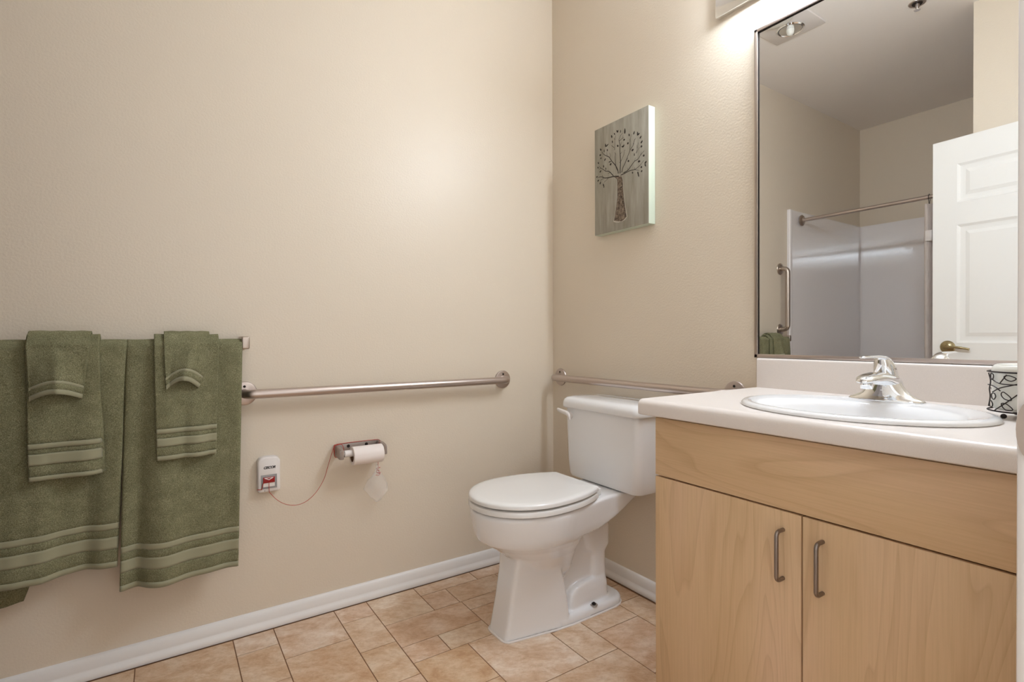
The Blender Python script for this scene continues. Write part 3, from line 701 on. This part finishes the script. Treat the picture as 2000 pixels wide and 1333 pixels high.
towel('hand_towel', 'olive hand towel folded over the right bath towel, the shorter one', 'towel', 'hand towels on the towel bar',
      -1.617, -1.444, -1.611, -1.455, .660, .023, lambda u, g: .008+.016*g*s(3.0*u)+.006*g*s(10*u+1)+.004*s(5*g)*s(6*u+1), handb2, .014, (-1.61, -1.45, .70), 34, 30, under=('bath_towel', 1))
wb = [(.0, .013), (.028, .036)]
towel('washcloth', 'olive washcloth draped on top of the longer hand towel, at far left', 'washcloth', 'washcloths on the towel bar',
      -1.904, -1.768, -1.898, -1.786, .858, .036, lambda u, g: .006+.036*g*s(PI*u)**.8+.010*g**.5*math.exp(-((u-.42-.15*g)/.10)**2), wb, .007, (-1.90, -1.77, .88), 26, 34, arch=lambda u: .020*s(PI*u), inner=(.850, .020), under=('hand_towel', 0))
towel('washcloth', 'small olive washcloth draped on top of the shorter hand towel, near the bar end', 'washcloth', 'washcloths on the towel bar',
      -1.592, -1.470, -1.587, -1.502, .872, .036, lambda u, g: .006+.034*g*s(PI*u)**.8+.012*g**.5*math.exp(-((u-.62+.1*g)/.12)**2), wb, .007, (-1.59, -1.47, .88), 26, 34, arch=lambda u: .028*s(PI*u), narrow=1.6, inner=(.866, .018), under=('hand_towel', 1))

# ------------------------------------------------------------------ toilet
TC = -.503
wc = thing('toilet', (-.40, TC, 0), 'white two-piece toilet with closed lid between the left wall and the vanity', 'toilet')
def egg(xf, xb, hw, z, n=48, xw=.5, pb=2.6, pf=2.0):
    xm = xb+(xf-xb)*xw; o_ = []
    for k in range(n):
        a = 2*PI*k/n; c_, s_ = math.cos(a), math.sin(a)
        p = pf if c_ < 0 else pb
        dx = (xm-xf) if c_ < 0 else (xb-xm)
        o_.append((xm+dx*math.copysign(abs(c_)**(2/p), c_), TC+hw*math.copysign(abs(s_)**(2/p), s_), z))
    return o_
def rbox(x0, x1, hw0, hw1, z, r=.02, n=6):
    """rounded rectangle in plan: x0 front (half-width hw0), x1 rear (half-width hw1)"""
    cs = [(x0+r, -hw0+r, PI), (x1-r, -hw1+r, 1.5*PI), (x1-r, hw1-r, 0), (x0+r, hw0-r, .5*PI)]
    return [(cx+r*math.cos(a0+PI/2*k/n), TC+cy+r*math.sin(a0+PI/2*k/n), z) for cx, cy, a0 in cs for k in range(n+1)]
def plan(xf, xb, hw, z, hb=.108, xm=-.500, xt=-.215, r=.016, n=16, hard=False):
    # plan outline: elliptical front, sides easing in to a squared rear
    def half(x):
        if x <= xm: return hw*math.sqrt(max(0, 1-((xm-x)/(xm-xf))**2))
        if hard:
            cc = (xb-xm)/math.sqrt(1-(hb/hw)**2); return hw*math.sqrt(max(0, 1-((x-xm)/cc)**2))
        t = min(1, (x-xm)/(xt-xm)); return hw+(hb-hw)*(t*t*(3-2*t)*.4+t*t*.0+t*.6 if t > 0 else 0)*min(1, t/.25)**.5
    up_ = [(xm-(xm-xf)*math.cos(PI/2*k/n), hw*math.sin(PI/2*k/n)) for k in range(n+1)]
    up_ += [(xm+(xb-r-xm)*k/14, half(xm+(xb-r-xm)*k/14)) for k in range(1, 15)]
    ye = half(xb-r); up_ += [(xb-r+r*math.sin(PI/2*k/5), ye-r+r*math.cos(PI/2*k/5)) for k in range(1, 6)]
    return [(x, TC+y, z) for x, y in up_]+[(x, TC-y, z) for x, y in up_[::-1] if y > 1e-6]
bm = bmesh.new()
# curved underside of the bowl
loft(bm, [egg(-.52, -.36, .05, .150), egg(-.555, -.33, .075, .205), egg(-.600, -.325, .107, .262), egg(-.655, -.315, .138, .303), egg(-.700, -.31, .164, .332), egg(-.700, -.33, .160, .350)])
# rim apron running back into the shelf that carries the tank
loft(bm, [plan(-.704, -.275, .168, .334, .118), plan(-.708, -.245, .171, .340, .118), plan(-.714, -.190, .176, .357, .120), plan(-.720, -.140, .180, .382, .120), plan(-.725, -.095, .183, .408, .121),
          plan(-.727, -.045, .184, .428, .121), plan(-.726, -.040, .183, .434, .121), plan(-.722, -.040, .180, .4385, .118), plan(-.714, -.042, .173, .4405, .112)])
# front column
loft(bm, [rbox(-.648, -.385, .060, .094, 0, .016), rbox(-.642, -.388, .058, .092, .02, .016), rbox(-.622, -.40, .056, .088, .12, .016), rbox(-.606, -.42, .058, .084, .21, .018), rbox(-.60, -.43, .066, .084, .26, .024), rbox(-.60, -.43, .070, .078, .29, .03)])
# foot plate
loft(bm, [rbox(-.47, -.103, .094, .088, 0, .06, 10), rbox(-.47, -.103, .094, .088, .018, .06, 10), rbox(-.47, -.108, .090, .084, .027, .056, 10), rbox(-.47, -.116, .082, .076, .032, .05, 10)])
# rear column (trapway outlet) with its shoulder
loft(bm, [rbox(-.27, -.150, .060, .058, 0, .03), rbox(-.265, -.155, .058, .056, .03, .03), rbox(-.25, -.165, .05, .048, .06, .025), rbox(-.245, -.166, .048, .046, .20, .025), rbox(-.27, -.148, .05, .048, .225, .025), rbox(-.29, -.146, .052, .05, .30, .03), rbox(-.31, -.17, .05, .045, .345, .03)])
# web between the columns
loft(bm, [rbox(-.60, -.17, .036, .036, 0, .012), rbox(-.60, -.17, .034, .034, .35, .012)])
def blob(bm, c_, r_, n=20):
    b = bmesh.new(); bmesh.ops.create_uvsphere(b, u_segments=24, v_segments=16, radius=1)
    for v_ in b.verts: v_.co = Vector((c_[0]+v_.co.x*r_[0], c_[1]+v_.co.y*r_[1], c_[2]+v_.co.z*r_[2]))
    t = bpy.data.meshes.new('t'); b.to_mesh(t); b.free(); bm.from_mesh(t); bpy.data.meshes.remove(t)
loft(bm, [rbox(-.385, -.165, .070, .062, 0, .03), rbox(-.38, -.165, .068, .060, .055, .03), rbox(-.37, -.165, .066, .058, .085, .03), rbox(-.35, -.168, .062, .054, .104, .028), rbox(-.32, -.17, .054, .048, .115, .025)])
blob(bm, (-.41, TC, .20), (.085, .070, .055)); blob(bm, (-.44, TC, .27), (.12, .098, .07))

bowl = link('bowl', bm, M_ceramic, wc, 180)
md = bowl.modifiers.new('cast', 'REMESH'); md.mode = 'VOXEL'; md.voxel_size = .0038; md.use_smooth_shade = True
md = bowl.modifiers.new('relax', 'SMOOTH'); md.factor = .5; md.iterations = 9
# caulk bead round the foot
bm = bmesh.new()
foot = [(-.649, 0), (-.649, -.040), (-.645, -.052), (-.636, -.061), (-.625, -.064), (-.45, -.092), (-.385, -.0965), (-.17, -.092), (-.14, -.084), (-.118, -.068), (-.105, -.045), (-.101, 0), (-.105, .045), (-.118, .068), (-.14, .084), (-.17, .092), (-.385, .0965), (-.45, .092), (-.625, .064), (-.636, .061), (-.645, .052), (-.649, .040)]
tube(bm, [(x, TC+y, .0012) for x, y in foot]+[(foot[0][0], TC+foot[0][1], .0012)], .0040, 8, False); link('caulk_bead', bm, M_plastic, wc)
bm = bmesh.new(); lathe(bm, [(0, 0), (.015, 0), (.014, .0012), (0, .0018)], (-.268, TC-.078, .0318), 'z', 20); bo = link('bolt_washer', bm, M_cast, wc)
link('bolt', LA([(0, 0), (.0085, 0), (.0085, .004), (.005, .005), (.005, .007), (0, .008)], (-.268, TC-.078, .033), 'z', 6), M_dark, bo)
# seat ring and lid
bm = bmesh.new()
def pl2(xf, xb, hw, z): return plan(xf, xb, hw, z, hw*.66, -.520, -.262, .010, 16, True)
loft(bm, [pl2(-.712, -.292, .168, .4435), pl2(-.726, -.288, .183, .4450), pl2(-.730, -.286, .187, .4475), pl2(-.730, -.286, .187, .4580), pl2(-.728, -.287, .185, .4630), pl2(-.722, -.290, .178, .4648), pl2(-.712, -.292, .168, .4650)])
link('seat', bm, M_seat, wc, 50)
bm = bmesh.new()
loft(bm, [pl2(-.716, -.288, .170, .4695), pl2(-.726, -.284, .180, .4702), pl2(-.730, -.283, .185, .4725), pl2(-.730, -.283, .185, .4820), pl2(-.727, -.285, .183, .4860), pl2(-.720, -.290, .176, .4885), pl2(-.700, -.300, .160, .4900), pl2(-.62, -.36, .09, .4908)])
link('lid', bm, M_seat, wc, 50)
for y in (-.075, .075):
    link('hinge', B((-.285, TC+y-.022, .4405), (-.245, TC+y+.022, .468), .005, 3), M_seat, wc)
for x, y in ((-.665, -.05), (-.665, .05), (-.36, -.13), (-.36, .13)):
    bm = B((x-.01, TC+y-.007, .4395), (x+.01, TC+y+.007, .4695), .002); link('bumper', bm, M_seat, wc)
# tank and its lid
bm = bmesh.new(); TK = TC-.006
def rb(x0, hw, z, r=.032): return [(p[0], p[1]-.006, p[2]) for p in rbox(x0, -.012, hw, hw, z, r, 7)]
loft(bm, [rb(-.155, .185, .442, .03), rb(-.168, .196, .447, .034), rb(-.173, .200, .460, .036), rb(-.175, .203, .52), rb(-.178, .209, .70), rb(-.178, .209, .731)])
link('tank', bm, M_ceramic, wc, 40)
bm = bmesh.new()
loft(bm, [rb(-.182, .212, .732), rb(-.190, .219, .733, .036), rb(-.192, .221, .738, .036), rb(-.192, .221, .754, .036), rb(-.188, .218, .766, .036), rb(-.179, .211, .7745, .036), rb(-.160, .195, .7785, .036), rb(-.12, .15, .7795, .03)])
link('tank_lid', bm, M_ceramic, wc, 60)
bm = LA([(0, 0), (.014, 0), (.014, -.008), (.012, -.012), (0, -.012)], (-.1765, -.345, .701), 'x', 20)
fl = link('flush_mount', bm, M_plastic, wc)
bm = bmesh.new(); lps = []
for y, z, a, b in ((-.362, .694, .006, .010), (-.355, .704, .0065, .011), (-.340, .711, .0065, .010), (-.315, .714, .006, .009), (-.298, .716, .0055, .009), (-.284, .719, .005, .0075), (-.278, .721, .003, .004)):
    lps.append([(-.196+a*math.cos(2*PI*k/16), y, z+b*math.sin(2*PI*k/16)) for k in range(16)])
loft(bm, lps); link('flush_lever', bm, M_plastic, fl, 60)

# ------------------------------------------------------------------ emergency pull switch with its cord
bx = thing('emergency_pull_switch', (-1.287, 0, .55), 'white wall emergency pull switch with red slide and a red cord through it', 'switch box')
X0, X1, Z0, Z1 = -1.324, -1.251, .487, .600
def archp(i, z_arch=.018, n=12):
    r = .009
    pts = [(X0+i+r-r*math.cos(PI/2*(1-k/4)), Z0+i+r-r*math.sin(PI/2*(1-k/4))) for k in range(5)][::-1]
    pts = []
    for k in range(5): a = PI+PI/2*k/4; pts.append((X0+i+r+r*math.cos(a), Z0+i+r+r*math.sin(a)))
    for k in range(5): a = 1.5*PI+PI/2*k/4; pts.append((X1-i-r+r*math.cos(a), Z0+i+r+r*math.sin(a)))
    for k in range(n+1):
        t = k/n; x = (X1-i)+(X0-X1+2*i)*t; z = Z1-i+z_arch*(1-(2*t-1)**4*1.0)*.62
        if 0 < k < n: pts.append((x, z))
        else: pts.append((x, z-.004))
    return pts
bm = bmesh.new()
loft(bm, [[(x, y, z) for x, z in archp(i)] for i, y in ((.0, -.0005), (.0, -.022), (.0015, -.026), (.005, -.0285))])
link('housing', bm, M_plastic, bx, 35)
fy = -.0287
win = link('window_bezel', B((-1.3145, fy-.0006, .500), (-1.2625, fy+.001, .549), .0005), M_grey_pl, bx)
link('recess', B((-1.307, fy-.0009, .507), (-1.270, fy+.001, .541)), M_plastic, bx)
bm = B((-1.3075, fy-.004, .521), (-1.270, fy, .541), .001); sld = link('red_slide', bm, M_red, bx)
bm = bmesh.new(); prism(bm, [(-1.3045, .5395), (-1.2735, .5395), (-1.2765, .5365), (-1.284, .533), (-1.289, .5305), (-1.294, .533), (-1.3015, .5365)], 'y', fy-.0044, fy-.0038); link('arrow_mark', bm, M_plastic, sld)
bm = bmesh.new(); prism(bm, [(-1.2975, .538), (-1.2805, .538), (-1.289, .5335)], 'y', fy-.0048, fy-.0040); link('arrow_mark', bm, M_red, sld)
link('led', LA([(0, 0), (.002, 0), (.002, -.0006), (0, -.001)], (-1.302, fy, .4935), 'y', 12), M_grey_pl, bx)
# maker's lettering on the housing
tc = bpy.data.curves.new('lettering', 'FONT'); tc.body = 'CISCOR'; tc.size = .0115; tc.align_x = 'CENTER'; tc.align_y = 'CENTER'; tc.shear = .35; tc.offset = .00050; tc.extrude = .00012; tc.space_character = .92
to = bpy.data.objects.new('lettering', tc); COL.objects.link(to); to.rotation_euler = (PI/2, 0, 0); to.location = (-1.287, fy-.0002, .5735)
bpy.context.view_layer.update()
tmesh = bpy.data.meshes.new_from_object(to.evaluated_get(bpy.context.evaluated_depsgraph_get())); tmesh.transform(to.matrix_world); tmesh.transform(Matrix.Translation(-Vector(bx.location)))
bpy.data.objects.remove(to); tmesh.materials.clear(); tmesh.materials.append(M_ink)
lo_ = bpy.data.objects.new('lettering', tmesh); COL.objects.link(lo_); lo_.parent = bx; lo_['label'] = 'black slanted maker lettering'

cy_ = -.030
cp = [(-1.289, fy-.005, .524), (-1.289, fy-.0035, .508), (-1.288, fy-.003, .4885), (-1.284, cy_, .482), (-1.265, cy_, .458), (-1.240, cy_, .438), (-1.212, cy_, .4275), (-1.183, cy_, .427), (-1.153, cy_, .440), (-1.125, cy_, .467), (-1.101, cy_, .507), (-1.087, cy_, .552), (-1.072, cy_, .600), (-1.0625, -.026, .6215), (-1.052, -.012, .6235), (-1.00, -.006, .6240), (-.94, -.006, .6245), (-.895, -.006, .6245), (-.8875, -.014, .6240), (-.889, -.034, .6225), (-.896, -.040, .612), (-.8985, -.040, .57), (-.899, -.040, .515)]
cord = link('pull_cord', T(smooth_path(cp, 5), .00095, 8), M_cord, None); tag(cord, 'thin red cord running from the pull switch over the toilet paper holder', 'cord')
bm = bmesh.new()
tube(bm, smooth_path([(-1.0615, -.026, .6215), (-1.0615, -.025, .585), (-1.054, -.025, .5775), (-1.036, -.025, .5775), (-1.0275, -.025, .60), (-1.034, -.026, .6235), (-1.052, -.024, .6240), (-1.0625, -.018, .618), (-1.0615, -.02, .59)], 5), .0011, 8)
tube(bm, smooth_path([(-1.05, -.012, .6245), (-1.0, -.009, .6252), (-.94, -.010, .6256), (-.892, -.011, .6250)], 5), .0011, 8)
link('cord_loop', bm, M_cord, cord)
kn = bmesh.new(); r3 = random.Random(5)
tube(kn, smooth_path([(-.899+r3.uniform(-.008, .010), -.040+r3.uniform(-.006, .006), .517-k*.0016+r3.uniform(-.004, .004)) for k in range(17)], 4), .0012, 6)
link('knot', kn, M_cord, cord)
link('cord_tail', T(smooth_path([(-1.3065, fy-.0045, .524), (-1.309, fy-.004, .516), (-1.312, fy-.004, .5015), (-1.3145, fy-.0028, .5005), (-1.326, fy+.002, .5005)], 5), .0012, 6), M_cord, cord)
# crumpled clear bag tied to the cord end
bm = bmesh.new(); r4 = random.Random(11)
prof_b = [(.004, .533), (.006, .520), (.0075, .508), (.016, .495), (.028, .478), (.036, .460), (.040, .445), (.034, .428), (.022, .410), (.010, .396), (.003, .390)]
lps = []
for r_b, z in prof_b:
    ph = r4.uniform(0, 6)
    lps.append([(-.905+r_b*1.15*math.cos(2*PI*k/22)*(1+.16*s(3*2*PI*k/22+ph)+r4.uniform(-.12, .12)), -.045+r_b*.5*s(2*PI*k/22)*(1+.3*s(5*2*PI*k/22+ph)+r4.uniform(-.2, .2)), z+r4.uniform(-.003, .003)) for k in range(22)])
loft(bm, lps); bag = link('plastic_bag', bm, M_bag, None, 25); tag(bag, 'small crumpled clear plastic bag tied to the red cord under the paper roll', 'bag')

# ------------------------------------------------------------------ toilet paper holder and roll
tp = thing('toilet_paper_holder', (-.965, 0, .60), 'cast metal toilet paper holder on the left wall', 'paper holder')
PX0, PX1, PZ0, PZ1 = -1.058, -.880, .581, .6225
bm = B((PX0, -.008, PZ0), (PX1, -.0005, PZ1), .002); bp = link('back_plate', bm, M_cast, tp)
for x in (-1.005, -.935):
    link('screw_slot', LA([(0, 0), (.0062, 0), (.0062, -.0008), (0, -.001)], (x, -.0078, .612), 'y', 14), M_dark, bp)
def arm(xa, xb):
    bm = bmesh.new(); prism(bm, [(-.006, PZ0), (-.006, PZ1), (-.050, PZ1-.002), (-.076, PZ1-.005), (-.089, PZ1-.009), (-.089, PZ0-.001), (-.074, PZ0-.002), (-.050, PZ0)], 'x', xa, xb)
    bmesh.ops.bevel(bm, geom=bm.edges[:], offset=.0018, segments=2, affect='EDGES'); return bm
link('arm', arm(PX0, PX0+.014), M_cast, tp); link('arm', arm(PX1-.014, PX1), M_cast, tp)
bm = bmesh.new(); lathe(bm, [(0, PX0+.012), (.006, PX0+.012), (.006, PX0+.018), (.0125, PX0+.018), (.0125, -.98), (.0105, -.98), (.0105, PX1-.018), (.006, PX1-.018), (.006, PX1-.012), (0, PX1-.012)], (0, -.076, .598), 'x', 24); link('roller', bm, M_plastic, tp)
RL0, RL1, RCZ, RR = -1.012, -.898, .5865, .0345
bm = bmesh.new(); loft(bm, [[(x, -.076+r_*math.cos(2*PI*k/40), RCZ+r_*s(2*PI*k/40)) for k in range(40)] for x, r_ in ((RL0, .0215), (RL0, .0335), (RL0+.001, RR), (RL1-.001, RR), (RL1, .0335), (RL1, .0215))], False, False)
rv = link('toilet_paper_roll', bm, M_paper, None, 40); tag(rv, 'nearly used up white toilet paper roll on the metal holder', 'toilet paper')
bm = bmesh.new(); rw = loft(bm, [[(x, -.076+r_*math.cos(2*PI*k/40), RCZ+r_*s(2*PI*k/40)) for k in range(40)] for x, r_ in ((RL0+.0005, .0215), (RL0+.0005, .0202), (RL1-.0005, .0202), (RL1-.0005, .0215))], False, False); link('cardboard_core', bm, M_card, rv, 40)
bm = bmesh.new(); loft(bm, [[(RL0+.001, -.076+q*math.cos(a), RCZ+q*s(a)) for q in (RR, RR+.0006)]+[(RL1-.001, -.076+q*math.cos(a), RCZ+q*s(a)) for q in (RR+.0006, RR)] for a in [PI*.55+k*.09 for k in range(14)]]); link('loose_sheet', bm, M_paper, rv, 40)

# ------------------------------------------------------------------ shower alcove (seen in the mirror)
sh = thing('shower_surround', (-2.7, -.775, 0), 'glossy white fibreglass shower surround in the alcove, seen in the mirror', 'shower')
SZ = 1.934; SXF = -2.142; SW = -1.535
bm = bmesh.new()
pl = [(-.0008, 0)]
prof_e = [(SXF, -.001), (SXF, -.016), (SXF-.006, -.022), (SXF-.030, -.022), (SXF-.036, -.016), (SXF-.05, -.014), (XB+.034, -.014)]
for k in range(7):
    a = PI/2*k/6; prof_e.append((XB+.034-.014*s(a), -.014-.014*(1-math.cos(a))))
prof_e += [(XB+.020, -.030), (XB+.001, -.030), (XB+.001, -.001)]
loft(bm, [[(x, y, z) for x, y in prof_e] for z in (.0, SZ-.006)]+[[(x, y, SZ) for x, y in prof_e]])
link('end_panel', bm, M_fiber, sh, 40)
link('back_panel', B((XB+.001, SW, .0), (XB+.020, -.0305, SZ)), M_fiber, sh)
link('end_panel', B((XB+.001, SW-.014, .0), (SXF, SW+.012, SZ), .003), M_fiber, sh)
bm = B((XB+.02, SW+.01, .0), (-2.30, -.02, .045), .004); box(bm, (-2.31, SW+.01, .0), (-2.25, -.02, .075), .008); link('pan', bm, M_fiber, sh)
rod = thing('shower_curtain_rod', (-2.30, -.78, 1.87), 'brushed steel shower curtain rod across the alcove, seen in the mirror', 'curtain rod')
RX, RZ = -2.300, 1.872
link('rod', T([(RX, -.016, RZ), (RX, SW+.014, RZ)], .0127, 18), M_steel_y, rod)
for y, d in ((-.0225, -1), (SW+.0125, 1)):
    link('flange', LA([(0, 0), (.038, 0), (.039, .004*d), (.034, .009*d), (.018, .012*d), (.0165, .02*d), (0, .02*d)], (RX, y, RZ), 'y', 30), M_steel_z, rod)
cu = thing('shower_curtain', (-2.30, -1.1, .1), 'taupe shower curtain bunched along the rod beside the open door, seen in the mirror', 'curtain')
rows_ = []; nf = 220
for z in [1.828-(1.828-.10)*k/30 for k in range(31)]:
    g = (1.828-z)/1.73; rr = []
    for k in range(nf+1):
        t = k/nf; y = -.772-t*.50-.006*g; ph = t*2*PI*12
        rr.append((RX+(.030+.006*g)*s(ph)+.006*s(3.1*t+5*g), y+.010*math.cos(ph)*1.0, z+.0015*s(ph*2)))
    rows_.append(rr)
o = link('cloth', sheet(rows_, .001), M_curtain, cu, 180); md = o.modifiers.new('t', 'SOLIDIFY'); md.thickness = .0016
for k in range(12):
    y = -.786-k*.0415
    bm = T(smooth_path([(RX+.016*math.cos(a)*(1.0 if math.sin(a) > -.2 else .55), y, RZ-.006+(.024*s(a) if s(a) > 0 else .042*s(a))) for a in [2*PI*q/14 for q in range(15)]], 2), .0016, 8)
    link('curtain_ring', bm, M_iron, cu)
link('hem_weight', B((RX-.016, -.812, 1.60), (RX+.042, -.778, 1.665), .004), M_plastic, cu)

# ------------------------------------------------------------------ ceiling fittings (seen in the mirror)
hv = thing('ceiling_heater_light', (-1.24, -.465, CZ), 'square ceiling heater and light unit with a round reflector lamp, seen in the mirror', 'ceiling light')
link('trim_plate', B((-1.425, -.605, CZ-.012), (-.985, -.330, CZ-.0005), .004), M_plastic, hv)
bm = LA([(.066, 0), (.070, -.006), (.064, -.012), (.058, -.008), (.058, 0)], (-1.315, -.468, CZ-.0115), 'z', 36); lr = link('lamp_ring', bm, M_chrome, hv, 60)
link('reflector', LA([(.057, -.010), (.052, -.006), (.040, -.003), (.018, -.0015), (.0, -.001)], (-1.315, -.468, CZ-.0115), 'z', 36), M_chrome, hv, 60)
link('bulb_nose', LA([(.0, -.040), (.010, -.038), (.017, -.030), (.020, -.016), (.021, -.002)], (-1.315, -.468, CZ-.0115), 'z', 24), M_glass_w, hv, 60)
link('diffuser', LA([(.0, -.030), (.04, -.028), (.075, -.020), (.092, -.010), (.096, 0)], (-1.150, -.468, CZ-.0115), 'z', 36), M_glass_w, hv, 60)
spk = thing('ceiling_sprinkler', (-1.66, -.937, CZ), 'small chrome ceiling sprinkler head, seen at the top of the mirror', 'sprinkler')
link('escutcheon', LA([(.0, -.002), (.018, -.002), (.024, -.004), (.036, -.004), (.038, -.001), (.038, 0)], (-1.66, -.937, CZ-.0005), 'z', 32), M_steel_z, spk)
link('cup', LA([(.0, -.006), (.022, -.006), (.023, -.003)], (-1.66, -.937, CZ-.001), 'z', 24), M_iron, spk)
link('frame', LA([(.0, -.034), (.004, -.033), (.007, -.026), (.010, -.014), (.011, -.004)], (-1.66, -.937, CZ-.001), 'z', 16), M_nickel, spk)
link('deflector', LA([(.0, -.037), (.014, -.037), (.015, -.035), (.0, -.034)], (-1.66, -.937, CZ-.001), 'z', 20), M_chrome, spk)
